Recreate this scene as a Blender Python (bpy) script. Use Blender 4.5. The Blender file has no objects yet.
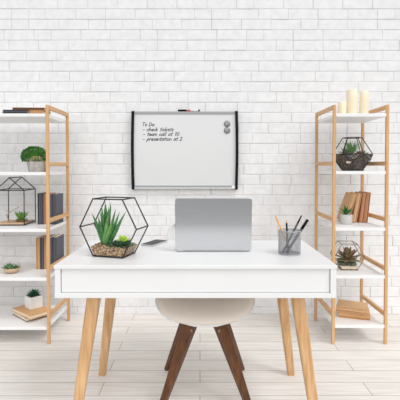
import bpy, bmesh, math, random
from mathutils import Vector, Matrix, Euler
random.seed(7)
scene = bpy.context.scene
COL = scene.collection
PI = math.pi
F = 412.0; HZ = 167.0; EYE = 1.167          # focal length in px, horizon row, eye height (m)

def at(px, py, Y):
    s = F / Y
    return Vector(((px-200)/s, Y, EYE-(py-HZ)/s))
def on(px, py, z):                            # point of the horizontal plane z seen at a pixel
    s = (py-HZ)/(EYE-z)
    return Vector(((px-200)/s, F/s, z))

# ------------------------------------------------------------------ materials
def new_mat(name):
    m = bpy.data.materials.new(name); m.use_nodes = True
    nt = m.node_tree
    return m, nt, nt.nodes['Principled BSDF']
def srgb(r, g, b):
    f = lambda c: (c/255/12.92) if c/255 <= .04045 else ((c/255+.055)/1.055)**2.4
    return (f(r), f(g), f(b), 1)
def paint(name, c1, c2=None, scale=20, rough=.5, bump=0, metal=0, spec=.5, stretch=(1,1,1), coat=0):
    m, nt, p = new_mat(name)
    if c2 is None: c2 = tuple(min(1, v*.94) for v in c1[:3]) + (1,)
    tc = nt.nodes.new('ShaderNodeTexCoord'); mp = nt.nodes.new('ShaderNodeMapping')
    mp.inputs['Scale'].default_value = stretch
    n = nt.nodes.new('ShaderNodeTexNoise'); n.inputs['Scale'].default_value = scale
    n.inputs['Detail'].default_value = 4
    r = nt.nodes.new('ShaderNodeValToRGB')
    r.color_ramp.elements[0].position = .3; r.color_ramp.elements[1].position = .7
    r.color_ramp.elements[0].color = c2; r.color_ramp.elements[1].color = c1
    L = nt.links.new
    L(tc.outputs['Object'], mp.inputs['Vector']); L(mp.outputs['Vector'], n.inputs['Vector'])
    L(n.outputs['Fac'], r.inputs['Fac']); L(r.outputs['Color'], p.inputs['Base Color'])
    p.inputs['Roughness'].default_value = rough; p.inputs['Metallic'].default_value = metal
    p.inputs['Specular IOR Level'].default_value = spec
    p.inputs['Coat Weight'].default_value = coat
    if bump:
        b = nt.nodes.new('ShaderNodeBump'); b.inputs['Strength'].default_value = bump
        b.inputs['Distance'].default_value = .004
        L(n.outputs['Fac'], b.inputs['Height']); L(b.outputs['Normal'], p.inputs['Normal'])
    return m
def wood(name, c1, c2, axis, rough=.45):
    st = [38, 38, 38]; st[axis] = 2.0
    return paint(name, c1, c2, scale=1.6, rough=rough, stretch=tuple(st), spec=.35)
def glass(name, tint=(1,1,1,1), k=1.0):
    m, nt, p = new_mat(name); nt.nodes.remove(p)
    out = nt.nodes['Material Output']
    t = nt.nodes.new('ShaderNodeBsdfTransparent'); t.inputs['Color'].default_value = tint
    g = nt.nodes.new('ShaderNodeBsdfGlossy'); g.inputs['Roughness'].default_value = .02
    lw = nt.nodes.new('ShaderNodeLayerWeight'); lw.inputs['Blend'].default_value = .5
    fr = nt.nodes.new('ShaderNodeMath'); fr.operation = 'POWER'; fr.inputs[1].default_value = 4
    nt.links.new(lw.outputs['Facing'], fr.inputs[0])
    mul = nt.nodes.new('ShaderNodeMath'); mul.operation = 'MULTIPLY_ADD'; mul.inputs[1].default_value = .35*k; mul.inputs[2].default_value = .025
    mx = nt.nodes.new('ShaderNodeMixShader')
    nt.links.new(fr.outputs[0], mul.inputs[0]); nt.links.new(mul.outputs[0], mx.inputs[0])
    nt.links.new(t.outputs[0], mx.inputs[1]); nt.links.new(g.outputs[0], mx.inputs[2])
    nt.links.new(mx.outputs[0], out.inputs['Surface'])
    return m
def pebbly(name, cols, scale=140, bump=.6):
    m, nt, p = new_mat(name)
    tc = nt.nodes.new('ShaderNodeTexCoord'); v = nt.nodes.new('ShaderNodeTexVoronoi')
    v.inputs['Scale'].default_value = scale
    sep = nt.nodes.new('ShaderNodeSeparateColor'); r = nt.nodes.new('ShaderNodeValToRGB')
    r.color_ramp.interpolation = 'CONSTANT'
    while len(r.color_ramp.elements) < len(cols): r.color_ramp.elements.new(.5)
    for i, c in enumerate(cols):
        r.color_ramp.elements[i].position = i/len(cols); r.color_ramp.elements[i].color = c
    b = nt.nodes.new('ShaderNodeBump'); b.inputs['Strength'].default_value = bump
    b.inputs['Distance'].default_value = .004; b.invert = True
    L = nt.links.new
    L(tc.outputs['Object'], v.inputs['Vector']); L(v.outputs['Color'], sep.inputs['Color'])
    L(sep.outputs['Red'], r.inputs['Fac']); L(r.outputs['Color'], p.inputs['Base Color'])
    L(v.outputs['Distance'], b.inputs['Height']); L(b.outputs['Normal'], p.inputs['Normal'])
    p.inputs['Roughness'].default_value = .85
    return m

M = {}
M['lacquer'] = paint('white_lacquer', (.815,.815,.815,1), (.80,.80,.80,1), 6, .35)
M['shelf'] = paint('white_shelf_lacquer', (.86,.86,.86,1), (.84,.84,.84,1), 6, .4)
PW1, PW2 = srgb(222,178,130), srgb(200,154,106)
for i, a in enumerate('xyz'):
    M['pine_'+a] = wood('pine_'+a, PW1, PW2, i)
M['oak'] = wood('oak_leg', srgb(224,184,138), srgb(188,142,94), 2)
M['walnut'] = wood('walnut_leg', srgb(112,72,42), srgb(78,48,28), 2)
M['black'] = paint('black_metal', (.018,.017,.017,1), (.03,.028,.026,1), 60, .4)
M['brass'] = paint('aged_brass', srgb(150,125,100), None, 40, .35, metal=.8)
M['alu'] = paint('brushed_aluminium', (.62,.63,.645,1), (.60,.61,.625,1), 3, .30, metal=1, stretch=(1,1,60))
M['alu_dark'] = paint('dark_aluminium', (.25,.25,.26,1), None, 30, .4, metal=.6)
M['rail_silver'] = paint('silver_rail', (.58,.59,.60,1), None, 30, .45, metal=.3)
M['rail_mid'] = paint('mid_grey_rail', (.36,.365,.37,1), None, 30, .5, metal=.2)
M['rail_grey'] = paint('grey_rail', (.33,.34,.35,1), None, 30, .4, metal=.5)
M['board'] = paint('whiteboard_enamel', (.70,.71,.71,1), (.68,.69,.69,1), 3, .25)
M['plastic_black'] = paint('black_plastic', (.010,.010,.011,1), None, 50, .6, spec=.1)
M['screen'] = paint('dark_screen', (.045,.045,.05,1), None, 10, .5)
M['ink'] = paint('black_ink', (.015,.015,.017,1), None, 50, .6)
M['seat_fabric'] = paint('beige_upholstery', srgb(234,225,214), srgb(229,219,207), 220, .85, bump=.08)
M['shell'] = paint('white_plastic_shell', (.83,.83,.83,1), None, 8, .35)
M['glass'] = glass('clear_glass')
M['gravel'] = pebbly('brown_gravel', [srgb(150,118,84), srgb(120,88,58), srgb(196,168,130), srgb(92,66,44), srgb(170,140,104), srgb(196,176,146)], 230)
M['gravel_b'] = paint('pale_pebble', srgb(190,160,122), srgb(140,108,76), 60, .85)
M['gravel_c'] = paint('dark_pebble', srgb(120,90,60), srgb(86,60,40), 60, .85)
M['sand'] = paint('pale_sand', srgb(222,190,158), srgb(205,168,132), 120, .9, bump=.2)
M['white_sand'] = paint('white_sand', srgb(226,212,190), srgb(205,188,162), 120, .9, bump=.2)
M['moss'] = paint('green_moss', srgb(112,128,92), srgb(74,92,64), 90, .9, bump=.5)
M['soil'] = pebbly('dark_soil', [srgb(84,76,68), srgb(58,53,50), srgb(112,98,84), srgb(70,66,62)], 110)
M['aloe'] = paint('aloe_green', srgb(80,142,72), srgb(44,100,50), 60, .4)
M['aloe_light'] = paint('pale_aloe_green', srgb(122,170,92), srgb(76,132,62), 40, .4)
M['lime'] = paint('lime_succulent', srgb(196,222,84), srgb(150,196,58), 60, .45)
M['deep'] = paint('deep_green_leaf', srgb(48,92,44), srgb(26,60,30), 60, .45)
M['bush'] = paint('bush_green', srgb(84,150,42), srgb(44,104,26), 90, .55)
M['agave'] = paint('agave_green', srgb(40,108,76), srgb(20,70,50), 80, .45)
M['grass'] = paint('bright_leaf_green', srgb(52,140,56), srgb(26,96,40), 80, .45)
M['spring'] = paint('spring_green', srgb(120,176,72), srgb(80,140,44), 60, .5)
M['red_leaf'] = paint('reddish_leaf', srgb(150,92,70), srgb(108,104,66), 26, .5)
M['olive'] = paint('olive_leaf', srgb(122,124,76), srgb(84,94,54), 40, .5)
M['grey_leaf'] = paint('grey_green_leaf', srgb(122,140,100), srgb(78,98,66), 60, .5)
M['concrete'] = paint('grey_concrete', srgb(186,180,173), srgb(158,151,145), 40, .85, bump=.15)
M['pale_concrete'] = paint('pale_concrete', srgb(214,213,210), srgb(196,194,190), 40, .8, bump=.1)
M['white_pot'] = paint('white_ceramic', (.82,.82,.81,1), None, 10, .45)
M['cactus'] = paint('cactus_green', srgb(96,120,70), srgb(54,78,44), 80, .7)
M['spines'] = paint('cactus_spines', srgb(226,206,160), srgb(200,176,120), 60, .8)
M['wax'] = paint('cream_wax', srgb(246,236,212), srgb(241,228,198), 12, .55)
M['wick'] = paint('wick', srgb(230,224,210), None, 50, .9)
M['kraft'] = paint('kraft_cover', srgb(214,174,132), srgb(204,162,120), 90, .8)
M['kraft_red'] = paint('reddish_kraft_cover', srgb(200,148,112), srgb(184,130,96), 90, .8)
M['tan'] = paint('tan_cover', srgb(216,172,124), srgb(204,158,110), 90, .8)
M['charcoal'] = paint('charcoal_cover', srgb(92,94,102), srgb(82,84,92), 120, .75)
M['navy'] = paint('slate_cover', srgb(98,101,110), srgb(88,91,100), 120, .75)
M['black_cover'] = paint('black_cover', srgb(52,50,50), None, 120, .75)
M['brown_cover'] = paint('brown_cover', srgb(152,112,84), srgb(136,98,72), 90, .8)
M['pages'] = paint('paper_pages', srgb(236,220,196), srgb(222,204,176), 1.0, .9, stretch=(500,6,500))
M['cup_metal'] = paint('silver_wire', (.44,.45,.47,1), None, 40, .4, metal=.4)
M['pencil_orange'] = paint('orange_paint', srgb(246,176,56), srgb(240,164,44), 30, .4)
M['pencil_wood'] = paint('sharpened_wood', srgb(226,190,130), None, 60, .7)
M['grey_plastic'] = paint('dark_grey_plastic', srgb(74,74,76), None, 30, .45)
M['white_plastic'] = paint('white_plastic', (.82,.82,.82,1), None, 10, .4)
M['red_plastic'] = paint('red_plastic', srgb(214,96,74), None, 30, .45)
M['magnet'] = paint('magnet_grey', srgb(150,152,154), srgb(136,138,140), 60, .4, metal=.3)
M['twig'] = paint('dry_twig', srgb(190,166,140), srgb(160,134,108), 60, .9)
M['dish'] = paint('brown_dish', srgb(150,112,78), srgb(120,86,58), 60, .8)
M['brick'] = paint('white_brick_paint', (.845,.845,.85,1), (.765,.765,.77,1), 22, .62, bump=.30)
M['mortar'] = paint('shaded_mortar', (.74,.74,.74,1), (.50,.50,.50,1), 7, .8, bump=.25)  # joints are painted white too; their shade is put in as greyer colour

def floor_mat():
    m, nt, p = new_mat('pale_wood_planks'); L = nt.links.new
    tc = nt.nodes.new('ShaderNodeTexCoord')
    br = nt.nodes.new('ShaderNodeTexBrick'); br.offset = .37
    br.inputs['Scale'].default_value = 1; br.inputs['Brick Width'].default_value = 1.4
    br.inputs['Row Height'].default_value = .13; br.inputs['Mortar Size'].default_value = .0025
    br.inputs['Color1'].default_value = srgb(243,239,234); br.inputs['Color2'].default_value = srgb(235,230,224)
    br.inputs['Mortar'].default_value = srgb(186,178,170)
    mp = nt.nodes.new('ShaderNodeMapping'); mp.inputs['Scale'].default_value = (2.2, 26, 1)
    n = nt.nodes.new('ShaderNodeTexNoise'); n.inputs['Scale'].default_value = 1.7; n.inputs['Detail'].default_value = 6
    r = nt.nodes.new('ShaderNodeValToRGB'); r.color_ramp.elements[0].position = .3; r.color_ramp.elements[1].position = .72
    r.color_ramp.elements[0].color = (.78,.765,.75,1); r.color_ramp.elements[1].color = (1,1,1,1)
    mx = nt.nodes.new('ShaderNodeMix'); mx.data_type = 'RGBA'; mx.blend_type = 'MULTIPLY'; mx.inputs[0].default_value = .8
    L(tc.outputs['Object'], br.inputs['Vector']); L(tc.outputs['Object'], mp.inputs['Vector'])
    L(mp.outputs['Vector'], n.inputs['Vector']); L(n.outputs['Fac'], r.inputs['Fac'])
    L(br.outputs['Color'], mx.inputs[6]); L(r.outputs['Color'], mx.inputs[7])
    L(mx.outputs[2], p.inputs['Base Color']); p.inputs['Roughness'].default_value = .5
    return m
M['floor'] = floor_mat()

# ------------------------------------------------------------------ mesh builder
class MB:
    def __init__(s): s.v = []; s.f = []; s.mi = []; s.cur = 0; s.sm = []
    def add(s, vs, fs, smooth=False):
        o = len(s.v); s.v += [Vector(p) for p in vs]
        for f in fs: s.f.append([i+o for i in f]); s.mi.append(s.cur); s.sm.append(smooth)
        return s
    def from_bm(s, bm, smooth=False):
        bm.verts.index_update()
        s.add([v.co.copy() for v in bm.verts], [[v.index for v in f.verts] for f in bm.faces], smooth); bm.free(); return s
    def box(s, x0, x1, y0, y1, z0, z1, bev=0, seg=2):
        bm = bmesh.new(); bmesh.ops.create_cube(bm, size=1)
        for v in bm.verts:
            v.co = Vector((x0+(v.co.x+.5)*(x1-x0), y0+(v.co.y+.5)*(y1-y0), z0+(v.co.z+.5)*(z1-z0)))
        if bev: bmesh.ops.bevel(bm, geom=bm.edges[:], offset=bev, segments=seg, affect='EDGES', profile=.5)
        return s.from_bm(bm)
    def bar(s, p0, p1, w0, w1, roll=0, d0=None, d1=None, bev=.12):
        """tapered rectangular bar whose ends stay horizontal"""
        p0, p1 = Vector(p0), Vector(p1); vs = []
        d0 = d0 or w0; d1 = d1 or w1
        for p, w, d in ((p0,w0,d0),(p1,w1,d1)):
            for (a, b) in ((-.5,-.5+bev),(-.5+bev,-.5),(.5-bev,-.5),(.5,-.5+bev),(.5,.5-bev),(.5-bev,.5),(-.5+bev,.5),(-.5,.5-bev)):
                v = Vector((a*w, b*d, 0)); v.rotate(Euler((0,0,roll))); vs.append(p+v)
        fs = [list(range(7,-1,-1)), list(range(8,16))]
        for i in range(8): j = (i+1) % 8; fs.append([i, j, 8+j, 8+i])
        return s.add(vs, fs)
    def tube(s, pts, rad, n=8, cap=True):
        pts = [Vector(p) for p in pts]; R = rad if isinstance(rad, (list, tuple)) else [rad]*len(pts)
        vs = []; fs = []; ref = None
        for i, p in enumerate(pts):
            t = (pts[min(i+1,len(pts)-1)] - pts[max(i-1,0)]).normalized()
            if ref is None: ref = t.orthogonal().normalized()
            a = (ref - t*ref.dot(t)).normalized(); ref = a; b = t.cross(a)
            for k in range(n):
                q = 2*PI*k/n; vs.append(p + (a*math.cos(q)+b*math.sin(q))*R[i])
        for i in range(len(pts)-1):
            for k in range(n):
                l = (k+1) % n; fs.append([i*n+k, i*n+l, (i+1)*n+l, (i+1)*n+k])
        if cap: fs.append(list(range(n-1,-1,-1))); fs.append([(len(pts)-1)*n+k for k in range(n)])
        return s.add(vs, fs, n > 5)
    def lathe(s, prof, n=32, c=(0,0,0), sq=None):
        """profile (r,z) from bottom axis to top axis; sq = superellipse exponent for square-ish plans"""
        vs = []; fs = []; c = Vector(c)
        for r, z in prof:
            for k in range(n):
                q = 2*PI*k/n; cx, sy = math.cos(q), math.sin(q); m = 1
                if sq: m = (abs(cx)**sq+abs(sy)**sq)**(-1/sq)
                vs.append(c+Vector((r*cx*m, r*sy*m, z)))
        for i in range(len(prof)-1):
            for k in range(n):
                l = (k+1) % n; fs.append([i*n+k, i*n+l, (i+1)*n+l, (i+1)*n+k])
        fs.append(list(range(n-1,-1,-1))); fs.append([(len(prof)-1)*n+k for k in range(n)])
        return s.add(vs, fs, True)
    def ball(s, c, r, sub=1, sc=(1,1,1), jit=0):
        bm = bmesh.new(); bmesh.ops.create_icosphere(bm, subdivisions=sub, radius=r)
        for v in bm.verts:
            k = 1+random.uniform(-jit, jit)
            v.co = Vector((v.co.x*sc[0]*k, v.co.y*sc[1]*k, v.co.z*sc[2]*k))+Vector(c)
        return s.from_bm(bm, True)
    def leaf(s, base, tip, w, thick=.35, bend=(0,0,0), rows=8, peak=.25, n=6, w0=.7, tp=1.5):
        """a fleshy pointed leaf along a quadratic curve"""
        base, tip = Vector(base), Vector(tip); mid = (base+tip)/2+Vector(bend)
        vs = []; fs = []
        up = Vector((0,0,1))
        for i in range(rows+1):
            t = i/rows
            p = base*(1-t)**2+mid*2*t*(1-t)+tip*t*t
            d = ((mid-base)*(1-t)+(tip-mid)*t).normalized()
            side = d.cross(up)
            if side.length < .05: side = d.cross(Vector((0,1,0)))
            side.normalize(); nn = side.cross(d).normalized()
            if t < peak: ww = w0+(1-w0)*(t/peak)
            else: ww = max(.03, (1-((t-peak)/(1-peak))**tp))
            for k in range(n):
                q = 2*PI*k/n
                vs.append(p+side*(math.cos(q)*w*ww*.5)+nn*(math.sin(q)*w*ww*.5*thick))
        for i in range(rows):
            for k in range(n):
                l = (k+1) % n; fs.append([i*n+k, i*n+l, (i+1)*n+l, (i+1)*n+k])
        fs.append(list(range(n-1,-1,-1))); fs.append([rows*n+k for k in range(n)])
        return s.add(vs, fs, True)
    def build(s, name, mats, parent=None, world=False):
        mats = mats if isinstance(mats, (list, tuple)) else [mats]
        vs = s.v
        if world and parent is not None:
            inv = (Matrix.Translation(parent.location) @ parent.rotation_euler.to_matrix().to_4x4()).inverted()
            vs = [inv @ v for v in vs]
        me = bpy.data.meshes.new(name); me.from_pydata([tuple(v) for v in vs], [], s.f)
        for m in mats: me.materials.append(m)
        for p, mi, sm in zip(me.polygons, s.mi, s.sm): p.material_index = mi; p.use_smooth = sm
        bm = bmesh.new(); bm.from_mesh(me); bmesh.ops.recalc_face_normals(bm, faces=bm.faces[:]); bm.to_mesh(me); bm.free()
        me.update()
        o = bpy.data.objects.new(name, me); COL.objects.link(o)
        if parent is not None: o.parent = parent
        return o

def thing(name, label, cat, loc=(0,0,0), rotz=0, group=None):
    o = bpy.data.objects.new(name, None); COL.objects.link(o)
    o.empty_display_size = .05
    o.location = loc; o.rotation_euler = (0,0,rotz)
    return tag(o, label, cat, group)
def tag(o, label, cat, group=None):
    o['label'] = label; o['category'] = cat
    if group: o['group'] = group
    return o
def struct(name, mb, m):
    o = mb.build(name, m); o['kind'] = 'structure'; return o

# ------------------------------------------------------------------ room
WY = 3.249
fl = MB().box(-3.4, 3.4, .35, WY+.2, -.05, 0); struct('floor', fl, M['floor'])

def brick_wall():
    mb = MB(); mb.cur = 0
    mb.box(-3.4, 3.4, WY-.0012, WY+.2, 0, 2.9)
    mb.cur = 1
    s = F/WY; pitch = 10.25
    known = {-10:[10,53,124,154.5,184,213.5,229.5,258.5,290,318.5,347], -9:[11.5,40,70,115,144.5,174,203.5,221,251,280.5,314.5,332,363],
        -8:[28,58.5,74,91,120,150,180.5,209.5,239.5,269.5,298,328], -7:[5,22,51,80.5,110.5,140.5,168.5,187.5,216.5,247.5,276,292.5],
        -6:[68,97,126,158.5,188,205,237,252,281,311], -5:[81.5,110,291,320], -4:[88,119,268,300], -3:[77,94,122.5,284.5,300],
        -2:[74,102,249.5,278.5,296], -1:[66,96,124,262,288], 0:[72,101.5,243.5,272,300], 1:[71,100,260,291], 2:[92.5,111,147,243,272],
        3:[72,109,147,263], 4:[81,110,157.5], 5:[72,138,166], 6:[79,108,160], 7:[94,165]}
    g = .0023
    for k in range(-24, 16):
        z1 = EYE-(164.2+pitch*k-HZ)/s; z0 = z1-pitch/s
        if z0 > 2.9: continue
        z0 = max(z0, 0)
        if z1 <= .01: continue
        a = sorted(known.get(k, [100+(k*17) % 29]))
        xs = []
        x = a[0]
        left = []
        while x > -240: x -= random.choice((29.5,29.5,29.5,17)); left.append(x)
        xs = left[::-1]
        for i, x in enumerate(a):
            if xs and i > 0:
                gap = x-a[i-1]; n = max(1, round(gap/29.5))
                for j in range(1, n): xs.append(a[i-1]+gap*j/n)
            xs.append(x)
        while xs[-1] < 640: xs.append(xs[-1]+random.choice((29.5,29.5,29.5,17)))
        for p, q in zip(xs, xs[1:]):
            X0 = (p-200)/s+g*random.uniform(.2,1.3); X1 = (q-200)/s-g*random.uniform(.2,1.3)
            X0 = max(X0, -3.39); X1 = min(X1, 3.39)
            if X1-X0 < .02: continue
            Z0 = z0+g*random.uniform(.4,1.1); Z1 = min(z1-g*random.uniform(.4,1.1), 2.9)
            d = random.uniform(0, .0032); c = .0035
            yf = WY-.003-d
            vs = []
            for y, e in ((WY+.006, -.0012), (yf+.0025, 0), (yf, c)):
                vs += [(X0+e,y,Z0+e),(X1-e,y,Z0+e),(X1-e,y,Z1-e),(X0+e,y,Z1-e)]
            fs = [[8,9,10,11]]
            for b in (0,4):
                for i in range(4): j = (i+1) % 4; fs.append([b+i,b+j,b+4+j,b+4+i])
            mb.add(vs, fs)
    struct('wall_back', mb, [M['mortar'], M['brick']])
brick_wall()

# ------------------------------------------------------------------ desk
DX, DY, DZ = -.019, 1.737, .75
def desk():
    r = thing('writing_desk', 'white writing desk with slim drawer box on splayed oak legs', 'desk', (DX, DY+.3, 0))
    W = .602; D = .3; zb = DZ-.14
    MB().box(-W, W, -D, D, DZ-.016, DZ, .002).build('tabletop', M['lacquer'], r)
    MB().box(-W+.004, -W+.028, -D+.003, D-.003, zb+.02, DZ-.016, .001).build('side_panel', M['lacquer'], r)
    MB().box(W-.028, W-.004, -D+.003, D-.003, zb+.02, DZ-.016, .001).build('side_panel', M['lacquer'], r)
    MB().box(-W+.003, W-.003, -D+.002, D-.003, zb, zb+.02, .0015).build('bottom_panel', M['lacquer'], r)
    MB().box(-W+.03, W-.03, -D+.012, -D+.03, zb+.0215, DZ-.0185, .001).build('drawer_front', M['lacquer'], r)
    MB().box(-W+.028, W-.028, D-.02, D-.004, zb+.02, DZ-.016).build('back_panel', M['lacquer'], r)
    for sx in (-1, 1):
        MB().bar((sx*.449, -.215, zb), (sx*.53, -.27, 0), .058, .036, roll=0, d0=.05, d1=.034).build('leg', M['oak'], r)
        MB().bar((sx*.450, .20, zb), (sx*.531, .26, 0), .060, .038, d0=.05, d1=.034).build('leg', M['oak'], r)
        MB().box(sx*.455-.022, sx*.455+.022, -.189, .174, zb-.028, zb, .002).build('leg_rail', M['pine_y'], r)
desk()

# ------------------------------------------------------------------ chair
def chair():
    r = thing('desk_chair', 'white shell chair with beige padded seat on brown wooden legs, tucked under desk', 'chair', (.026, 2.125, 0))
    A, BF = .255, .195; ZS = .447
    prof = []
    for i in range(13): y = -BF+.0015+i*(.36/12); prof.append((y, ZS-.032*max(0,-y/BF)**2, max(.0004, 1-abs(y/BF)**2.5)**.4 if y < 0 else 1))
    for (y, z, k) in ((.20,.432,.99),(.245,.452,.97),(.285,.49,.95),(.31,.54,.92),(.325,.60,.89),(.338,.66,.87),(.35,.72,.86),(.36,.77,.85),(.366,.805,.82),(.37,.828,.74),(.372,.842,.60),(.373,.85,.40)):
        prof.append((y, z, k))
    nu = 24; vs = []; fs = []
    for (y, z, k) in prof:
        w = A*k
        back = min(1, max(0, (z-.45)/.12)); seat = 1-back
        for j in range(nu+1):
            u = -1+2*j/nu
            fr = min(1, max(0, (y+BF)/.16))
            vs.append((w*u, y-back*.07*abs(u)**2.4, z+seat*.045*abs(u)**3*fr))
    for i in range(len(prof)-1):
        for j in range(nu): fs.append([i*(nu+1)+j, i*(nu+1)+j+1, (i+1)*(nu+1)+j+1, (i+1)*(nu+1)+j])
    sh = MB().add(vs, fs, True).build('seat_shell', M['shell'], r)
    so = sh.modifiers.new('thick', 'SOLIDIFY'); so.thickness = .007; so.offset = 0
    # pad
    vs = []; fs = []; n = 48
    rings = [(0,.024),(.3,.025),(.6,.027),(.85,.028),(.94,.024),(.985,.016),(1,.006),(.985,-.001+.006)]
    for (q, h) in rings:
        for k in range(n):
            a = 2*PI*k/n; cx, sy = math.cos(a), math.sin(a)
            m_ = (abs(cx)**2.5+abs(sy)**2.5)**-.4; x = (A-.003)*q*cx*m_; y = (BF-.002 if sy < 0 else .20)*q*sy*m_
            u = min(1, abs(x)/A); fr = min(1, max(0, (y+BF)/.16))
            vs.append((x, y, ZS-.032*max(0,-y/BF)**2+.0038+.045*u**3*fr+h-.005))
    for i in range(len(rings)-1):
        for k in range(n): l = (k+1) % n; fs.append([i*n+k, i*n+l, (i+1)*n+l, (i+1)*n+k])
    fs.append([(len(rings)-1)*n+k for k in range(n)])
    MB().add(vs, fs, True).build('seat_cushion', M['seat_fabric'], r)
    MB().box(-.10, .10, -.09, .14, ZS-.03, ZS-.0105, .004).build('seat_mount', M['plastic_black'], r)
    for sx in (-1, 1):
        for (y0, y1) in ((-.09,-.17),(.13,.23)):
            lg = MB().bar((sx*.062, y0, ZS-.028), (sx*.215, y1, 0), .066, .03, roll=sx*.5 if y0 < 0 else -sx*.5).build('leg', M['walnut'], r)
            t = .12
            c = Vector((sx*.062+sx*.137*t, y0+(y1-y0)*t, (ZS-.028)*(1-t)))
            d = Vector((-sx*.40 if y0 < 0 else sx*.4, -1 if y0 < 0 else 1, 0)).normalized()
            MB().tube([c+d*.020, c+d*.038], .009, 12).build('bolt', M['brass'], lg)
chair()

# ------------------------------------------------------------------ shelving units
FY, BY = 2.70, 3.107
def shelving(x0, x1, levels, rails, label):
    r = thing('shelving_unit', label, 'shelf unit', ((x0+x1)/2, (FY+BY)/2, 0))
    pw = .0094; top = 1.573
    for x in (x0, x1):
        for y in (FY, BY):
            MB().box(x-pw, x+pw, y-pw, y+pw, 0, top, .0015).build('post', M['pine_z'], r, True)
        for z in rails:
            MB().box(x-.010, x+.010, FY+pw, BY-pw, z-.0135, z+.0135, .0015).build('side_rail', M['pine_y'], r, True)
    for z in levels:
        MB().box(x0+pw, x1-pw, FY-pw+.001, BY+pw-.001, z-.021, z, .0015).build('shelf_board', M['shelf'], r, True)
LL = [1.516, 1.134, .761, .44, .115]
RL = [1.516, 1.140, .770, .455, .128]
shelving(-1.70, -.998, LL, [1.559, 1.186, .812, .495, .185], 'open pine shelving unit with white boards, left of the desk')
shelving(.878, 1.224, RL, [1.559, 1.19, .822, .497, .195], 'narrow open pine shelving unit with candles on top, right of the desk')

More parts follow.
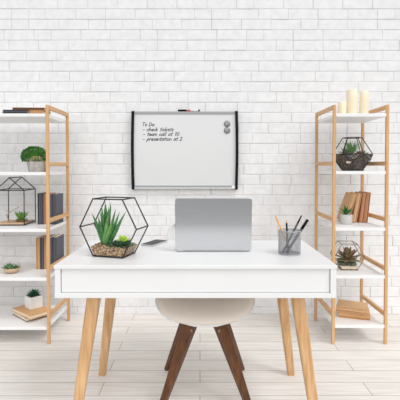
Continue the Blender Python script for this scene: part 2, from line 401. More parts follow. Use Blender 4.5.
# ------------------------------------------------------------------ whiteboard
def whiteboard():
    Y = 3.212; s = F/Y
    X = lambda px: (px-200)/s
    Z = lambda py: EYE-(py-HZ)/s
    cx = (X(132)+X(237.3))/2
    r = thing('whiteboard', 'wall-mounted whiteboard with black side bars and a handwritten to-do list', 'whiteboard', (cx, 3.24, Z(188.5)))
    MB().box(X(133.6), X(235.8), Y, 3.2455, Z(187), Z(113)).build('writing_surface', M['board'], r, True)
    MB().box(X(133.5), X(235.8), Y-.006, Y+.02, Z(114.3), Z(111.7), .002).build('top_rail', M['rail_mid'], r, True)
    b = MB(); b.box(X(133.6), X(235.8), Y-.006, Y+.02, Z(187.0), Z(185.6), .002)
    b.cur = 1; b.box(X(133.6), X(235.8), Y-.010, Y+.02, Z(189), Z(187.0), .002)
    b.build('bottom_rail', [M['rail_grey'], M['rail_silver']], r, True)
    MB().box(X(231.6), X(235.0), Y-.012, Y-.0102, Z(188.4), Z(185.4), .0008).build('maker_plate', M['white_plastic'], r, True)
    for sx, px in ((-1, 132.9), (1, 236.6)):
        vs = []; fs = []; n = 16
        for i in range(n+1):
            t = i/n; z = Z(189.4)+(Z(111.4)-Z(189.4))*t
            bow = -sx*.006*math.cos((t-.5)*PI)*0 + sx*(-.005+.009*math.sin(t*PI))
            x = X(px)+bow*.6; h = .0102
            for (a, y) in ((-h,Y-.016),(h,Y-.016),(h,3.2455),(-h,3.2455)): vs.append((x+a, y, z))
        for i in range(n):
            for k in range(4): l = (k+1) % 4; fs.append([i*4+k, i*4+l, (i+1)*4+l, (i+1)*4+k])
        fs += [[3,2,1,0], [n*4, n*4+1, n*4+2, n*4+3]]
        MB().add(vs, fs).build('side_bar', M['plastic_black'], r, True)
    # handwriting: slanted strokes (own pen alphabet, unit x-height 1)
    G = {'T':(1.3,[[(0,1.7),(1.15,1.75)],[(.6,1.7),(.5,0)]]), 'o':(.95,[[(.5,1),(.1,.75),(.05,.3),(.35,0),(.75,.25),(.75,.75),(.45,1)]]),
         'D':(1.35,[[(.25,1.65),(.15,0)],[(0,1.65),(.7,1.6),(1.15,1.0),(.9,.3),(.1,0)]]), ':':(.5,[[(.2,.85),(.25,.7)],[(.15,.15),(.2,0)]]),
         '-':(.95,[[(.1,.55),(.75,.58)]]), 'c':(.85,[[(.75,.8),(.45,1),(.1,.65),(.1,.2),(.4,0),(.75,.2)]]),
         'h':(.95,[[(.1,1.75),(.1,0)],[(.1,.6),(.45,1),(.7,.8),(.7,0)]]), 'e':(.85,[[(.1,.5),(.7,.6),(.55,1),(.2,.85),(.1,.3),(.4,0),(.75,.2)]]),
         'k':(.9,[[(.1,1.75),(.1,0)],[(.7,1),(.15,.45),(.75,0)]]), 't':(.75,[[(.35,1.5),(.3,.1),(.6,0)],[(0,1),(.7,1.05)]]),
         'i':(.45,[[(.2,1),(.2,0)],[(.25,1.4),(.28,1.5)]]), 's':(.8,[[(.7,.9),(.35,1),(.15,.75),(.6,.4),(.5,.02),(.05,.1)]]),
         'a':(.95,[[(.7,.9),(.3,1),(.05,.5),(.2,.05),(.65,.3),(.72,1),(.75,0)]]), 'm':(1.35,[[(.1,1),(.1,0)],[(.1,.7),(.4,1),(.6,.8),(.6,0)],[(.6,.7),(.9,1),(1.1,.8),(1.15,0)]]),
         'l':(.45,[[(.2,1.75),(.15,0)]]), 'p':(.95,[[(.15,1),(.05,-.7)],[(.15,.8),(.5,1),(.8,.6),(.5,0),(.1,.1)]]),
         'r':(.75,[[(.1,1),(.1,0)],[(.1,.6),(.4,1),(.65,.9)]]), 'n':(.95,[[(.1,1),(.1,0)],[(.1,.7),(.45,1),(.7,.75),(.75,0)]]),
         '1':(.7,[[(.1,1.3),(.4,1.7),(.3,0)]]), '0':(1.1,[[(.5,1.7),(.1,1.2),(.1,.4),(.45,0),(.85,.5),(.85,1.2),(.5,1.7)]]),
         '2':(1.1,[[(.1,1.3),(.45,1.7),(.85,1.3),(.6,.7),(.05,0),(.9,.05)]]), ' ':(.75,[])}
    tx = MB(); yy = Y-.0006; hw = .0021
    for txt, x0, x1, base in (('To Do:',142,155.2,126.3),('- check tickets',142.3,173.6,131.2),('- team call at 10',142.5,179.2,135.9),('- presentation at 2',142.5,182.3,140.7)):
        total = sum(G[c][0] for c in txt); sc = (X(x1)-X(x0))/total; xh = .0165; zb = Z(base); cx_ = X(x0)
        for c in txt:
            for st in G[c][1]:
                P = [Vector((cx_+sc*(x+.22*y), yy, zb+xh*y)) for x, y in st]
                for a, b in zip(P, P[1:]):
                    d = (b-a).normalized(); n_ = Vector((-d.z, 0, d.x))*hw; e = d*hw*.6
                    q = [a-e-n_, b+e-n_, b+e+n_, a-e+n_]
                    tx.add(q+[v+Vector((0,.0005,0)) for v in q], [[0,1,2,3],[4,5,6,7],[0,1,5,4],[1,2,6,5],[2,3,7,6],[3,0,4,7]])
            cx_ += sc*G[c][0]
    tx.build('handwriting', M['ink'], r, True)
    for py, w in ((124.0,'upper'), (130.6,'lower')):
        c = Vector((X(227), Y, Z(py)))
        m = MB(); n = 24
        m.tube([(c.x, Y-.0001, c.z), (c.x, Y-.006, c.z)], .0245, n); m.tube([(c.x, Y-.0062, c.z), (c.x, Y-.0075, c.z)], [.022,.020], n)
        o = m.build('magnet', M['magnet'])
        me = o.data
        me.transform(Matrix.Translation(-c)); o.location = c
        tag(o, w+' of the two round grey magnets in the whiteboard\'s top right corner', 'magnet', 'magnets on the whiteboard')
    zt = Z(111.7)+.0085
    mk = thing('marker', 'marker pen with black cap lying on the whiteboard\'s top rail', 'marker', (X(188.5), Y+.004, zt-.0085))
    def seg(a, b, ra, rb, name, m): MB().tube([(X(a), Y+.004, zt), (X(b), Y+.004, zt)], [ra,rb], 14).build(name, M[m], mk, True)
    seg(178, 186.4, .0082,.0085,'cap','plastic_black'); seg(186.4,190.5,.0072,.0072,'grip_ring','red_plastic')
    seg(190.5,198.3,.0076,.0076,'barrel','white_plastic'); seg(198.3,199.8,.0078,.0078,'end_plug','plastic_black')
whiteboard()

# ------------------------------------------------------------------ laptop
def laptop():
    r = thing('laptop', 'open silver laptop seen from behind, in the middle of the white desk', 'laptop', (.0655, 2.02, DZ))
    w = .1855
    def slab(x0,x1,y0,y1,z0,z1,rad):
        bm = bmesh.new(); bmesh.ops.create_cube(bm, size=1)
        for v in bm.verts: v.co = Vector((x0+(v.co.x+.5)*(x1-x0), y0+(v.co.y+.5)*(y1-y0), z0+(v.co.z+.5)*(z1-z0)))
        return bm
    def rounded(w2, l, t, rad):     # slab in XZ of thickness t (Y), corners rounded at z=0 and z=l
        pts = []
        for cx, cz, a0 in ((w2-rad,rad,-90),(w2-rad,l-rad,0),(-w2+rad,l-rad,90),(-w2+rad,rad,180)):
            for k in range(6):
                a = math.radians(a0+k*18); pts.append((cx+rad*math.cos(a), cz+rad*math.sin(a)))
        return pts
    n = 24
    # lid: leans a little towards the camera
    lean = math.radians(9); pts = rounded(w, .262, .007, .012)
    vs = []
    for yo, sh in ((-.0035+.0015,.0),(0,.0)):
        pass
    lay = [(-.0035, .0015), (-.002, 0), (.0025, 0), (.0035, .001)]
    for y, ins in lay:
        for x, z in pts:
            xx = x*(1-ins/w); zz = .131+(z-.131)*(1-ins/.131)
            vs.append((xx, y, zz))
    fs = [list(range(n)), [3*n+k for k in range(n)]]
    for i in range(3):
        for k in range(n): l = (k+1) % n; fs.append([i*n+k, i*n+l, (i+1)*n+l, (i+1)*n+k])
    lid = MB().add(vs, fs).build('lid', M['alu'], r)
    lid.location = (0, 0, .0085); lid.rotation_euler = (lean, 0, 0)
    MB().box(-w+.008, w-.008, .0036, .0040, .014, .252).build('screen', M['screen'], lid)
    # base
    pb = [(x, z) for x, z in rounded(w-.002, .25, .01, .012)]
    vs = []
    for zz, ins in ((.0012,.006),(.004,0),(.0095,0),(.0108,.001)):
        for x, y in pb: vs.append((x*(1-ins/w), .003+.125+(y-.125)*(1-ins/.125), zz))
    fs2 = [list(range(n)), [3*n+k for k in range(n)]]
    for i in range(3):
        for k in range(n): l = (k+1) % n; fs2.append([i*n+k, i*n+l, (i+1)*n+l, (i+1)*n+k])
    MB().add(vs, fs2).build('base', M['alu'], r)
    MB().tube([(-w*.8,.004,.010),(w*.8,.004,.010)], .0045, 10).build('hinge', M['alu_dark'], r)
    kb = MB()
    for j in range(5):
        for i in range(14): kb.box(-.145+i*.0208, -.145+i*.0208+.018, .04+j*.021, .058+j*.021, .0109, .0118)
    kb.build('keyboard', M['plastic_black'], r)
    MB().box(-.055,.055,.165,.235,.0109,.0112).build('trackpad', M['rail_silver'], r)
    for x in (-.15,.15):
        for y in (.025,.235): MB().tube([(x,y,0),(x,y,.003)], .006, 10).build('rubber_foot', M['plastic_black'], r)
laptop()

# ------------------------------------------------------------------ phone
def phone():
    c = Vector((-.248, 2.232, DZ)); d = Vector((.064, .137, 0)).normalized()
    r = thing('smartphone', 'dark smartphone lying flat on the desk between terrarium and laptop', 'phone', c, math.atan2(d.y, d.x)-PI/2)
    MB().box(-.037,.037,-.078,.078,0,.0085,.003,3).build('body', M['rail_silver'], r)
    MB().box(-.0352,.0352,-.0762,.0762,.0082,.0094,.0004).build('display', M['screen'], r)
phone()

# ------------------------------------------------------------------ pencil cup
def pencil_cup():
    c = Vector(on(289.8, 254.2, DZ)); R = .0515; H = .115
    r = thing('pencil_cup', 'round silver wire mesh pencil cup on the right of the desk', 'pencil cup', c)
    n = 44; rows = 24
    vs = []; fs = []
    for i in range(rows+1):
        for k in range(n):
            q = 2*PI*(k+.5*(i % 2))/n; vs.append((R*math.cos(q), R*math.sin(q), .004+(H-.008)*i/rows))
    for i in range(rows):
        for k in range(n): l = (k+1) % n; fs.append([i*n+k, i*n+l, (i+1)*n+l, (i+1)*n+k])
    o = MB().add(vs, fs).build('mesh_wall', M['cup_metal'], r)
    w = o.modifiers.new('wire', 'WIREFRAME'); w.thickness = .0020; w.use_even_offset = False
    MB().lathe([(0,0),(R-.001,0),(R+.001,.002),(R+.001,.006),(R-.002,.006),(R-.003,.003),(0,.003)], 40).build('bottom_disc', M['cup_metal'], r)
    MB().lathe([(R-.0015,H-.005),(R+.0015,H-.005),(R+.002,H-.002),(R+.0015,H),(R-.0015,H),(R-.002,H-.002)], 40)
    ring = MB(); prof = [(R-.0018,H-.005),(R+.0018,H-.005),(R+.0022,H-.002),(R+.0018,H),(R-.0018,H)]
    vs = []; fs = []; nn = 40
    for (a, z) in prof:
        for k in range(nn): q = 2*PI*k/nn; vs.append((a*math.cos(q), a*math.sin(q), z))
    for i in range(5):
        j = (i+1) % 5
        for k in range(nn): l = (k+1) % nn; fs.append([i*nn+k, i*nn+l, j*nn+l, j*nn+k])
    ring.add(vs, fs, True).build('rim', M['cup_metal'], r)
    # what stands in it (two points on its axis as offsets from the cup centre)
    s = F/c.y
    def P(px, py, dy): 
        ss = F/(c.y+dy); return Vector(((px-200)/ss, c.y+dy, EYE-(py-HZ)/ss))
    def stick(name, cat, label, bot, top, parts):
        d = (top-bot); root = thing(name, label, cat, bot, 0, None)
        for nm, m, t0, t1, r0, r1, sides in parts:
            MB().tube([bot+d*t0, bot+d*t1], [r0, r1], sides).build(nm, M[m], root, True)
    rest = DZ+.0075
    def toz(a, b):           # extend the line down until it meets the cup bottom
        t = (rest-a.z)/(b.z-a.z); return a+(b-a)*t
    t_ = P(275.2,215.6,-.012); m_ = P(283.2,233,.0); stick('pencil', 'pencil', 'sharpened orange pencil leaning left in the mesh cup', Vector((c.x+.012, c.y+.0165, rest)), t_, [('shaft','pencil_orange',0,.93,.0038,.0038,6),('sharpened_tip','pencil_wood',.93,.98,.0038,.0014,6),('lead','ink',.98,1,.0014,.0003,6)])
    stick('pencil', 'pencil', 'black pencil with pale sharpened tip standing upright in the mesh cup', Vector((c.x-.014, c.y-.030, rest)), P(286.6,219.6,-.034), [('shaft','plastic_black',0,.90,.0042,.0042,6),('sharpened_tip','pencil_wood',.90,.98,.0042,.001,6),('lead','ink',.98,1,.001,.0003,6)])
    stick('pen', 'pen', 'slim dark grey pen leaning right in the mesh cup, second from the right', Vector((c.x-.030, c.y+.004, rest)), P(301.8,215.6,.014), [('barrel','grey_plastic',0,.8,.0050,.0050,12),('clip_end','plastic_black',.8,1,.0044,.003,12)])
    stick('marker_pen', 'pen', 'thick black felt pen leaning far right in the mesh cup, the rightmost one', Vector((c.x-.018, c.y-.012, rest)), P(308.0,219.8,-.004), [('barrel','grey_plastic',0,.72,.0064,.0064,14),('cap','plastic_black',.72,1,.0072,.0066,14)])
pencil_cup()

# ------------------------------------------------------------------ terrarium helpers
def caged(root, V, edges, faces, rad, frame_mat='black'):
    f = MB()
    for a, b in edges: f.tube([V[a], V[b]], rad, 6)
    used = set(i for e in edges for i in e)
    for i in used: f.ball(V[i], rad*1.25, 1)
    f.build('frame', M[frame_mat], root)
    g = MB(); g.add(V, faces); g.build('glass_panes', M['glass'], root)

def hex_prism(hb, hm, H, D):
    pts = [(-hb,0),(hb,0),(hm,H/2),(hb,H),(-hb,H),(-hm,H/2)]
    V = [Vector((x,0,z)) for x, z in pts]+[Vector((x,D,z)) for x, z in pts]
    E = []; Fc = [[0,1,2,3,4,5],[6,7,8,9,10,11]]
    for i in range(6):
        j = (i+1) % 6; E += [(i,j),(6+i,6+j),(i,6+i)]; Fc.append([i,j,6+j,6+i])
    return V, E, Fc
def bed(hb, hm, H, D, h, ins=.004, zbase=.004, bumps=.006):
    """fill of gravel or sand with a bumpy top inside the lower part of a hexagonal prism"""
    nx, ny = 16, 8; vs = []; fs = []
    def half(z): return hb+(hm-hb)*z/(H/2)-ins*1.3
    rows = []
    for j in range(ny+1):
        y = ins+(D-2*ins)*j/ny
        for i in range(nx+1):
            u = -1+2*i/nx
            z = h+random.uniform(-1,1)*bumps*(1 if 0 < i < nx and 0 < j < ny else .5)
            vs.append((u*half(z), y, z))
    top = len(vs)
    for j in range(ny):
        for i in range(nx): a = j*(nx+1)+i; fs.append([a, a+1, a+nx+2, a+nx+1])
    b = len(vs); vs += [(-half(zbase), ins, zbase), (half(zbase), ins, zbase), (half(zbase), D-ins, zbase), (-half(zbase), D-ins, zbase)]
    fs.append([b,b+1,b+2,b+3])
    fs.append([b+1,b]+[i for i in range(nx+1)])
    fs.append([b+3,b+2]+[ny*(nx+1)+i for i in range(nx,-1,-1)])
    fs.append([b,b+3]+[j*(nx+1) for j in range(ny,-1,-1)])
    fs.append([b+2,b+1]+[j*(nx+1)+nx for j in range(ny+1)])
    return MB().add(vs, fs)
def rosette(mb, c, n, L, w, tilt0, tilt1, thick=.4, rings=3, jit=.15, peak=.45, up=.0):
    c = Vector(c)
    for k in range(rings):
        f = k/max(1, rings-1); m = max(3, int(n*(1-.45*f)))
        for i in range(m):
            a = 2*PI*(i+.5*(k % 2))/m+random.uniform(-jit,jit)
            el = math.radians(tilt0+(tilt1-tilt0)*f+random.uniform(-6,6)); l = L*(1-.3*f)*random.uniform(.88,1.08)
            d = Vector((math.cos(a)*math.cos(el), math.sin(a)*math.cos(el), math.sin(el)))
            mb.leaf(c+Vector((0,0,up*f)), c+Vector((0,0,up*f))+d*l, w, thick, bend=(0,0,-.12*l*(1-f)), rows=6, peak=peak, w0=.45)

# big hexagonal terrarium on the desk
def desk_terrarium():
    V, E, Fc = hex_prism(.076, .146, .265, .124)
    r = thing('glass_terrarium', 'large hexagonal glass terrarium with aloe and gravel on the desk', 'terrarium', (-.4245, 1.886, DZ+.004), -.30)
    caged(r, V, E, Fc, .0032)
    g = bed(.076, .146, .265, .124, .044); g.build('gravel', M['gravel'], r)['kind'] = 'stuff'
    pb = MB()
    for i in range(300):
        pb.cur = random.choice((0,0,1,2)); pb.ball((random.uniform(-.088,.088), random.uniform(.009,.116), .044+random.uniform(-.003,.004)), random.uniform(.0022,.0042), 1, (1,1,.75), .2)
    o = pb.build('pebbles', [M['gravel'], M['gravel_b'], M['gravel_c']], r); o['kind'] = 'stuff'
    # aloe
    a = MB(); b0 = Vector((-.046, .065, .046))
    spec = [(91.5,213,.02),(101.2,203.5,-.01),(105.0,201.5,.03),(111.0,202.3,-.02),(115.8,208.5,.0),(119.6,211.5,.03),(126.6,210.5,-.01),(108,214,-.05),(98,216,-.045),(113,219,-.05),(104,209,.04),(121.5,222,.05),(95.5,226,-.03),(108.5,206,.01),(117.5,217,-.03),(100,211,.02)]
    inv = (Matrix.Translation(r.location) @ r.rotation_euler.to_matrix().to_4x4()).inverted()
    bw = r.matrix_basis @ b0
    for i, (px, py, dy) in enumerate(spec):
        tip = inv @ at(px, py, bw.y+dy*.9)
        off = tip-b0; base = b0+Vector((off.x*.20, max(-.018, min(.018, dy*.5)), 0))
        a.cur = 1 if i in (7, 9) else 0
        a.leaf(base, tip, .033 if i < 7 else .029, .5, bend=(off.x*-.10, 0, -.004), rows=10, peak=.30, n=8, w0=.9, tp=2.0)
    a.build('aloe', [M['aloe'], M['aloe_light']], r)
    d = MB()
    for cx, cy in ((.022,.034),(.056,.075),(.040,.052),(.074,.045),(.052,.026)):
        rosette(d, (cx, cy, .046), 11, .042, .015, 8, 70, .4, 3)
    d.build('dark_succulent', M['deep'], r)
    l = MB(); rosette(l, (.050, .055, .066), 9, .040, .018, 18, 75, .45, 3); l.build('lime_succulent', M['lime'], r)
desk_terrarium()

# house-shaped terrarium, third shelf on the left
def house_terrarium():
    z0 = LL[2]+.004; W = .0985; D = .212; He = .24; Ha = .328
    r = thing('house_terrarium', 'house-shaped glass terrarium with black frame on the left shelving unit', 'terrarium', (-1.3165, 2.845, z0), 0)
    r.rotation_euler.z = .03
    pts = [(-W,0),(W,0),(W,He),(0,Ha),(-W,He)]
    V = [Vector((x,0,z)) for x, z in pts]+[Vector((x,D,z)) for x, z in pts]
    E = []; Fc = [[0,1,2,3,4],[5,6,7,8,9]]
    for i in range(5): j = (i+1) % 5; E += [(i,j),(5+i,5+j),(i,5+i)]; Fc.append([i,j,5+j,5+i])
    E += [(2,4),(7,9)]
    caged(r, V, E, Fc, .0036)
    MB().box(-W+.005, W-.005, .005, D-.005, .001, .012).build('sand_bed', M['sand'], r)
    m = MB(); m.tube([(-.03,.06,.012),(-.055,.08,.06),(-.03,.09,.085),(.02,.10,.115),(.03,.10,.11)], [.004,.004,.003,.002,.0015], 6)
    m.tube([(-.04,.085,.078),(-.075,.085,.10)], [.003,.001], 6); m.build('twig', M['twig'], r)
    c = Vector((r.location.x+.045, 2.845+.09, z0+.0122))
    p = thing('succulent_dish', 'small green succulent in a brown dish inside the house-shaped terrarium', 'plant', c)
    MB().lathe([(.0,0),(.030,0),(.040,.006),(.042,.012),(.037,.013),(.034,.009),(0,.009)], 28).build('dish', M['dish'], p)
    l = MB(); rosette(l, (-.005,0,.010), 9, .085, .020, 50, 86, .4, 3, peak=.5); rosette(l, (.016,-.006,.009), 6, .04, .013, 35, 75, .4, 2, peak=.5)
    rosette(l, (-.02,.006,.009), 6, .036, .013, 35, 75, .4, 2, peak=.5)
    l.build('foliage', M['spring'], p)
house_terrarium()

# faceted terrarium, second shelf right
def faceted_terrarium():
    z0 = RL[1]+.004
    r = thing('faceted_terrarium', 'faceted glass terrarium half filled with dark soil, below the candles', 'terrarium', (1.082, 2.93, z0), .16)
    def ringp(rad, z, n=6, a0=0): return [Vector((rad*math.cos(a0+2*PI*k/n), rad*math.sin(a0+2*PI*k/n)*.92, z)) for k in range(n)]
    b = ringp(.078, 0, 6, .1); m1 = ringp(.135, .072, 6, .1); m2 = ringp(.138, .112, 6, .1+PI/6); t = ringp(.066, .230, 6, .1+PI/6)
    V = b+m1+m2+t; E = []; Fc = [[0,1,2,3,4,5], [18,19,20,21,22,23]]
    for i in range(6):
        j = (i+1) % 6
        E += [(i,j),(i,6+i),(6+i,12+i),(6+j,12+i),(12+i,12+j),(12+i,18+i),(18+i,18+j)]
        Fc += [[i,j,6+j,6+i],[6+i,6+j,12+i],[6+j,12+j,12+i],[12+i,12+j,18+j,18+i]]
    caged(r, V, E, Fc, .0030)
    k = .955
    so = MB(); vs = []
    for ring, z in ((b,.003),(m1,.072),(m2,.108)):
        vs += [Vector((p.x*k, p.y*k, z)) for p in ring]
    fs = [[5,4,3,2,1,0],[12,13,14,15,16,17]]
    for i in range(6): j = (i+1) % 6; fs += [[i,j,6+j,6+i],[6+i,6+j,12+i],[6+j,12+j,12+i]]
    so.add(vs, fs)
    for i in range(60): so.ball((random.uniform(-.1,.1), random.uniform(-.085,.085), .107), random.uniform(.005,.012), 1, (1,1,.6), .25)
    o = so.build('soil', M['soil'], r); o['kind'] = 'stuff'
    ms = MB()
    for i in range(14):
        a = random.uniform(3.3, 6.2); ms.ball((.112*math.cos(a), .10*math.sin(a), .106), random.uniform(.008,.016), 1, (1,1,.5), .25)
    ms.build('moss', M['moss'], r)['kind'] = 'stuff'
    g = MB()
    for i in range(24):
        a = random.uniform(0, 2*PI); L = random.uniform(.085,.135); sp = random.uniform(.15,1.0)
        g.leaf((-.012,0,.108), (-.012+math.cos(a)*L*sp, math.sin(a)*L*sp,   .108+L*.9), .014, .4, rows=6, peak=.3)
    g.build('spiky_succulent', M['aloe_light'], r)
    l = MB(); rosette(l, (.032,-.03,.112), 9, .042, .014, 20, 75, .4, 3); l.build('red_succulent', M['red_leaf'], r)
    for p_, n_, L_ in (((-.065,-.03,.110),10,.070),((.078,-.01,.110),9,.046)):
        g2 = MB(); rosette(g2, p_, n_, L_, .014, 25, 80, .4, 3); g2.build('grey_succulent', M['grey_leaf'], r)
    # a pale stone pressed against the glass
    s_ = MB(); s_.ball((-.078,-.088,.055), .016, 2, (1.2,.5,.55), .15); s_.build('pale_stone', M['white_sand'], r)
faceted_terrarium()

# small hexagonal terrarium, fourth shelf right
def red_terrarium():
    V, E, Fc = hex_prism(.053, .101, .178, .125)
    r = thing('hexagonal_terrarium', 'small hexagonal glass terrarium holding a reddish succulent, on the right shelving unit', 'terrarium', (1.031, 2.825, RL[3]+.003), -.07)
    caged(r, V, E, Fc, .0022, 'brass')
    bed(.053, .101, .178, .125, .022, bumps=.003).build('sand', M['white_sand'], r)['kind'] = 'stuff'
    ms = MB()
    for i in range(46): ms.ball((random.uniform(-.056,.056), random.uniform(.018,.112), .026+random.uniform(0,.012)), random.uniform(.010,.015), 1, (1,1,.7), .25)
    ms.build('moss', M['moss'], r)['kind'] = 'stuff'
    l = MB(); c = Vector((0, .052, .056))
    for k, (m, el, L) in enumerate(((10,0,.096),(9,24,.102),(7,46,.104),(5,74,.096))):
        for i in range(m):
            a = 2*PI*(i+.4*k)/m; e = math.radians(el+random.uniform(-6,6)); LL_ = L*random.uniform(.9,1.05)
            d = Vector((math.cos(a)*math.cos(e), .62*math.sin(a)*math.cos(e), math.sin(e)))
            l.cur = 0 if (i+k) % 3 else 1
            l.leaf(c, c+d*LL_*1.06, .048, .20, bend=(0,0,.008), rows=7, peak=.55, w0=.35)
    l.build('red_succulent', [M['red_leaf'], M['olive']], r)
red_terrarium()

# small glass bowl, fourth shelf left
def bowl():
    c = on(11, 273.2, LL[3]); c.z = LL[3]
    r = thing('glass_bowl', 'small glass bowl with sand and a green succulent, below the house-shaped terrarium', 'bowl', c)
    MB().lathe([(0,.0005),(.036,.0005),(.052,.014),(.060,.034),(.056,.058),(.044,.072),(.043,.071),(.054,.056),(.058,.034),(.050,.016),(.034,.003),(0,.003)], 36).build('glass_shell', M['glass'], r)
    MB().lathe([(0,.0035),(.033,.0035),(.048,.016),(.055,.030),(.054,.034),(0,.036)], 36).build('sand', M['sand'], r)['kind'] = 'stuff'
    l = MB()
    rosette(l, (-.012,-.015,.036), 9, .050, .019, 15, 75, .45, 3); rosette(l, (.026,-.012,.036), 8, .038, .016, 15, 70, .45, 3)
    l.build('succulent', M['aloe'], r)
    l = MB(); rosette(l, (-.040,-.01,.036), 7, .02, .011, 10, 70, .45, 2); l.build('dark_succulent', M['deep'], r)
bowl()

# ------------------------------------------------------------------ potted plants
def bush_pot():
    r = thing('potted_bush', 'round leafy green bush in a tapered grey concrete pot, left shelving unit', 'potted plant', (-1.157, 2.88, LL[1]))
    MB().lathe([(0,0),(.037,0),(.039,.004),(.053,.088),(.055,.092),(.050,.094),(.046,.088),(0,.082)], 32).build('pot', M['concrete'], r)
    b = MB(); R = .086
    b.ball((0,0,.108), .060, 2, (1,1,.78))
    for i in range(2000):
        a = random.uniform(0, 2*PI); u = random.uniform(-.55, 1); q = math.sqrt(1-u*u)
        d = Vector((q*math.cos(a), q*math.sin(a), u*.80))
        p = Vector((0,0,.106))+d*R*random.uniform(.78,1.0)
        e = (d+Vector((random.uniform(-.8,.8), random.uniform(-.8,.8), random.uniform(-.2,.9)))).normalized()
        s_ = e.orthogonal().normalized(); s_.rotate(Matrix.Rotation(random.uniform(0,6.28), 3, e))
        L = random.uniform(.009,.014); w = L*.32
        b.cur = random.choice((0,0,1))
        b.add([p, p+e*L*.5+s_*w, p+e*L, p+e*L*.5-s_*w], [[0,1,2,3]])
    b.build('foliage', [M['bush'], M['grass']], r)
bush_pot()
def cactus_pot():
    r = thing('potted_cactus', 'small spiny cactus in a grey concrete pot, in front of the leafy bush', 'potted plant', (-1.089, 2.775, LL[1]), .1)
    MB().lathe([(0,0),(.046,0),(.048,.003),(.050,.066),(.049,.069),(.044,.069),(.043,.062),(0,.060)], 40, sq=6).build('pot', M['concrete'], r)
    b = MB(); vs = []; fs = []; n = 40; rr = 10; R = .031
    for i in range(rr+1):
        t = PI*(.02+.94*i/rr)
        for k in range(n):
            q = 2*PI*k/n; m = 1+.09*math.cos(q*10)
            vs.append((R*math.sin(t)*m*math.cos(q)-.01, R*math.sin(t)*m*math.sin(q), .076-R*.85*math.cos(t)))
    for i in range(rr):
        for k in range(n): l = (k+1) % n; fs.append([i*n+k, i*n+l, (i+1)*n+l, (i+1)*n+k])
    fs += [list(range(n)), [rr*n+k for k in range(n)]]
    b.add(vs, fs, True).build('body', M['cactus'], r)
    sp = MB()
    for k in range(10):
        for i in range(1, 10):
            t = PI*i/10*.92; q = 2*PI*k/10
            d = Vector((math.sin(t)*math.cos(q), math.sin(t)*math.sin(q), -math.cos(t)))
            p = Vector((-.01+R*1.07*d.x, R*1.07*d.y, .076+R*.85*d.z))
            for j in range(4):
                e = (d+Vector([random.uniform(-.7,.7) for _ in range(3)])).normalized()
                sp.tube([p, p+e*.009], [.0009,.0004], 4, False)
    sp.build('spines', M['spines'], r)
cactus_pot()
def cube_pot(bz):
    r = thing('potted_succulent', 'dark green succulent in a white cube pot on two stacked books', 'potted plant', (-1.188, 2.925, bz), .84)
    h = .045; m = MB()
    m.box(-h, h, -h, h, 0, .084, .003); m.build('pot', M['white_pot'], r)
    MB().box(-h+.006, h-.006, -h+.006, h-.006, .0842, .0865, .001).build('soil', M['soil'], r)
    l = MB(); rosette(l, (0,0,.086), 13, .060, .014, 24, 82, .45, 4, peak=.35); l.build('foliage', M['agave'], r)
def grey_pot():
    c = on(348.3, 225, RL[2]); c.y += .035
    r = thing('potted_grass', 'spiky bright green plant in a pale concrete pot before leaning books', 'potted plant', (c.x, c.y, RL[2]), .35)
    MB().lathe([(0,0),(.037,0),(.039,.002),(.043,.066),(.042,.068),(.037,.068),(.036,.062),(0,.06)], 8).build('pot', M['pale_concrete'], r)
    l = MB()
    for i in range(26):
        a = 2*PI*i/26+random.uniform(-.2,.2); el = math.radians(random.choice((18,32,50,75))+random.uniform(-6,6)); L = random.uniform(.06,.078)
        d = Vector((math.cos(a)*math.cos(el), math.sin(a)*math.cos(el), math.sin(el)))
        l.leaf((0,0,.066), Vector((0,0,.066))+d*L, .013, .35, bend=(0,0,.012), rows=6, peak=.35)
    l.build('foliage', M['grass'], r)
grey_pot()

# ------------------------------------------------------------------ books
def book(label, loc, rotz, t, d, h, cover, flat=False, lean=0, group=None, pages='pages', rz_order=None):
    """spine faces local -Y; standing: thickness X, height Z; flat: thickness Z, height X"""
    r = thing('book', label, 'book', loc, rotz, group)
    if lean: r.rotation_euler = (0, lean, rotz)
    b = .0028; n = 6
    def cv(p):
        x, y, z = p
        return Vector((z-h/2, y-d/2, x+t/2)) if flat else Vector((x, y, z))
    c = MB()
    def bx(mb, x0,x1,y0,y1,z0,z1):
        vs = [cv((x,y,z)) for x in (x0,x1) for y in (y0,y1) for z in (z0,z1)]
        mb.add(vs, [[0,1,3,2],[4,5,7,6],[0,1,5,4],[2,3,7,6],[0,2,6,4],[1,3,7,5]])
    bx(c, -t/2, -t/2+b, -.004, d, 0, h); bx(c, t/2-b, t/2, -.004, d, 0, h)
    vs = []; fs = []
    arc = [(-t/2+b, .006)]+[(-t/2+b+(t-2*b)*k/n, .006-.008*math.sin(PI*k/n)) for k in range(1, n)]+[(t/2-b, .006)]
    for z in (0, h):
        for x, y in arc: vs.append(cv((x, y, z)))
        for x, y in reversed(arc): vs.append(cv((x*(1-2*b/t), y+b, z)))
    N = 2*len(arc)
    for k in range(N): l = (k+1) % N; fs.append([k, l, N+l, N+k])
    fs += [list(range(N)), [N+k for k in range(N)]]
    c.add(vs, fs); c.build('cover', M[cover], r)
    p = MB(); bx(p, -t/2+b+.0001, t/2-b-.0001, .0092, d-.003, .003, h-.003); p.build('pages', M[pages], r)
    return r
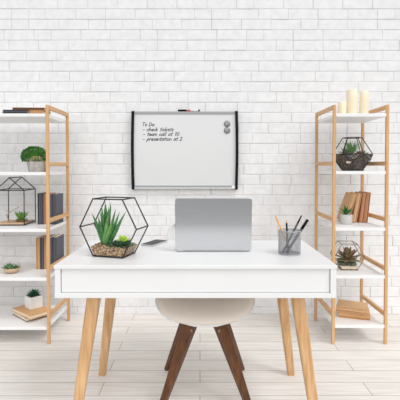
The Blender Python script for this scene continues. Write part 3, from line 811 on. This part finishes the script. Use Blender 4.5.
# third shelf left: upright row behind the post
zz = LL[2]
G3 = 'upright books beside the house-shaped terrarium'
for lab, x0, x1, h, cov in (('charcoal upright book nearest the house-shaped terrarium', -1.146,-1.118,.220,'charcoal'),
        ('tan upright book between charcoal books, right of the house-shaped terrarium', -1.1005,-1.0735,.218,'kraft_red'),
        ('thin dark upright book between a charcoal and a tan one beside the house-shaped terrarium', -1.1165,-1.1015,.214,'navy'),
        ('dark upright book beside the post on the shelf of the house-shaped terrarium', -1.072,-1.046,.210,'navy'),
        ('thick slate upright book at the right end of the shelf with the house-shaped terrarium', -1.0445,-1.0175,.213,'charcoal')):
    book(lab, ((x0+x1)/2, 2.905, zz), 0, x1-x0, .155, h, cov, group=G3)
zz = LL[3]; G4 = 'upright books on the lower left shelf'
for lab, x0, x1, h, cov in (('tan upright book leftmost of the row partly hidden by the desk corner', -1.163,-1.136,.224,'tan'),
        ('charcoal upright book right of the tan one in the lower left row', -1.1345,-1.106,.224,'charcoal'),
        ('slim kraft upright book hidden mostly by the post in the lower left row', -1.1045,-1.088,.222,'kraft'),
        ('dark slate upright book just right of the post in the lower left row', -1.0865,-1.052,.226,'navy'),
        ('charcoal upright book at the right end of the lower left row above desk corner', -1.0505,-1.0175,.228,'charcoal')):
    book(lab, ((x0+x1)/2, 2.915, zz), 0, x1-x0, .155, h, cov, group=G4)
# top left: lying books
z1 = LL[0]
book('charcoal book lying flat on the top left shelf, under a thin brown book', (-1.208, 2.775, z1), 0, .025, .15, .163, 'charcoal', True)
book('small tan book lying flat on the top left shelf beside the charcoal one', (-1.077, 2.79, z1), 0, .0245, .15, .085, 'tan', True)
book('thin brown book lying across the two books on the top left shelf', (-1.138, 2.80, z1+.0254), .05, .018, .14, .205, 'brown_cover', True)
# bottom left: two stacked books under the cube pot
z5 = LL[4]
book('black covered book with cream pages, bottom of the stack under the cube pot', (-1.205, 2.905, z5), math.radians(138), .027, .155, .215, 'black_cover', True)
book('tan book on the stack directly under the white cube pot', (-1.185, 2.89, z5+.0275), math.radians(141), .024, .165, .25, 'tan', True)
cube_pot(z5+.0275+.0241)
# right: leaning kraft books
z3 = RL[2]; ln = math.radians(9)
def leaning(label, xb, t, h, cov, a, yaw=0):
    # the right-hand bottom corner stays on the board when the book leans to the right
    book(label, (xb+t/2*0, 2.93, z3+t/2*math.sin(a)+.0004), yaw, t, .15, h, cov, lean=a, group='leaning kraft books on the right shelving unit')
leaning('kraft book leaning right, rightmost of the four leaning books', 1.180, .026, .216, 'kraft_red', math.radians(6))
leaning('reddish kraft book leaning right, second from the right of four', 1.149, .029, .212, 'kraft_red', math.radians(7.2))
leaning('kraft book leaning right, third from the right of the four', 1.098, .031, .210, 'kraft', math.radians(11))
leaning('kraft book with its broad cover showing, leftmost of the leaning four', 1.037, .034, .212, 'kraft', math.radians(19))
# right bottom: lying
z6 = RL[4]
book('kraft book lying flat on the bottom right shelf, beneath another', (1.078, 2.872, z6), -.30, .042, .15, .205, 'tan', True)
book('thick kraft book lying on top of another on the bottom right shelf', (1.066, 2.868, z6+.0425), -.42, .036, .155, .20, 'kraft', True)

# ------------------------------------------------------------------ candles
for lab, px0, px1, ptop in (('short cream pillar candle, smallest and leftmost of three', 337.6, 345.8, 102.3), ('tallest and thickest cream pillar candle, middle of three', 346.2, 356.6, 90.2), ('cream pillar candle rightmost of three on the shelving unit', 359.3, 367.8, 91.6)):
    Y = {337.6:2.83, 346.2:2.85, 359.3:2.84}[px0]
    a, b = at(px0, ptop, Y), at(px1, ptop, Y); R = (b.x-a.x)/2; H = a.z-RL[0]
    r = thing('pillar_candle', lab, 'candle', ((a.x+b.x)/2, Y, RL[0]), 0, 'candles on the right shelving unit')
    MB().lathe([(0,0),(R-.002,0),(R,.003),(R,H-.005),(R-.003,H),(R*.5,H-.001),(.004,H-.004),(0,H-.004)], 36).build('wax', M['wax'], r)
    MB().tube([(0,0,H-.004),(.0006,0,H+.003),(.002,0,H+.007)], .0011, 6).build('wick', M['wick'], r)

# ------------------------------------------------------------------ light
w = bpy.data.worlds.new('World'); scene.world = w; w.use_nodes = True
wn = w.node_tree; bg = wn.nodes['Background']; bg.inputs['Strength'].default_value = .80
wt = wn.nodes.new('ShaderNodeTexCoord'); wsx = wn.nodes.new('ShaderNodeSeparateXYZ'); wr = wn.nodes.new('ShaderNodeValToRGB')
wm = wn.nodes.new('ShaderNodeMapRange'); wm.inputs['From Min'].default_value = -1; wm.inputs['From Max'].default_value = 1
wr.color_ramp.elements[0].position = .32; wr.color_ramp.elements[0].color = (.44,.443,.45,1)
wr.color_ramp.elements[1].position = .62; wr.color_ramp.elements[1].color = (.985,.99,1,1)
wn.links.new(wt.outputs['Generated'], wsx.inputs[0]); wn.links.new(wsx.outputs['Z'], wm.inputs['Value'])
wn.links.new(wm.outputs[0], wr.inputs[0]); wn.links.new(wr.outputs[0], bg.inputs['Color'])
def sun(name, d, e, ang, col):
    l = bpy.data.lights.new(name, 'SUN'); l.energy = e; l.angle = math.radians(ang); l.color = col
    o = bpy.data.objects.new(name, l); COL.objects.link(o); o.location = -Vector(d)*4
    o.rotation_euler = Vector(d).to_track_quat('-Z','Y').to_euler()
sun('daylight_right', (-.50,.40,-.77), 1.35, 24, (1,.995,.985))
sun('daylight_front', (.08,.90,-.40), .95, 45, (1,1,1))

cam = bpy.data.cameras.new('camera'); co = bpy.data.objects.new('camera', cam); COL.objects.link(co)
co.location = (0, 0, EYE); PITCH = math.radians(1.1)              # the lens looks down a touch: uprights converge slightly
co.rotation_euler = (PI/2-PITCH, 0, 0)
cam.sensor_fit = 'HORIZONTAL'; cam.sensor_width = 36; cam.lens = F/400*36; cam.shift_y = -(200-HZ-F*math.tan(PITCH))/400
cam.clip_start = .02
scene.camera = co
vs_ = scene.view_settings
scene.display_settings.display_device = 'sRGB'
vs_.view_transform = 'Standard'; vs_.look = 'None'; vs_.exposure = -.06; vs_.gamma = 1; vs_.use_curve_mapping = False
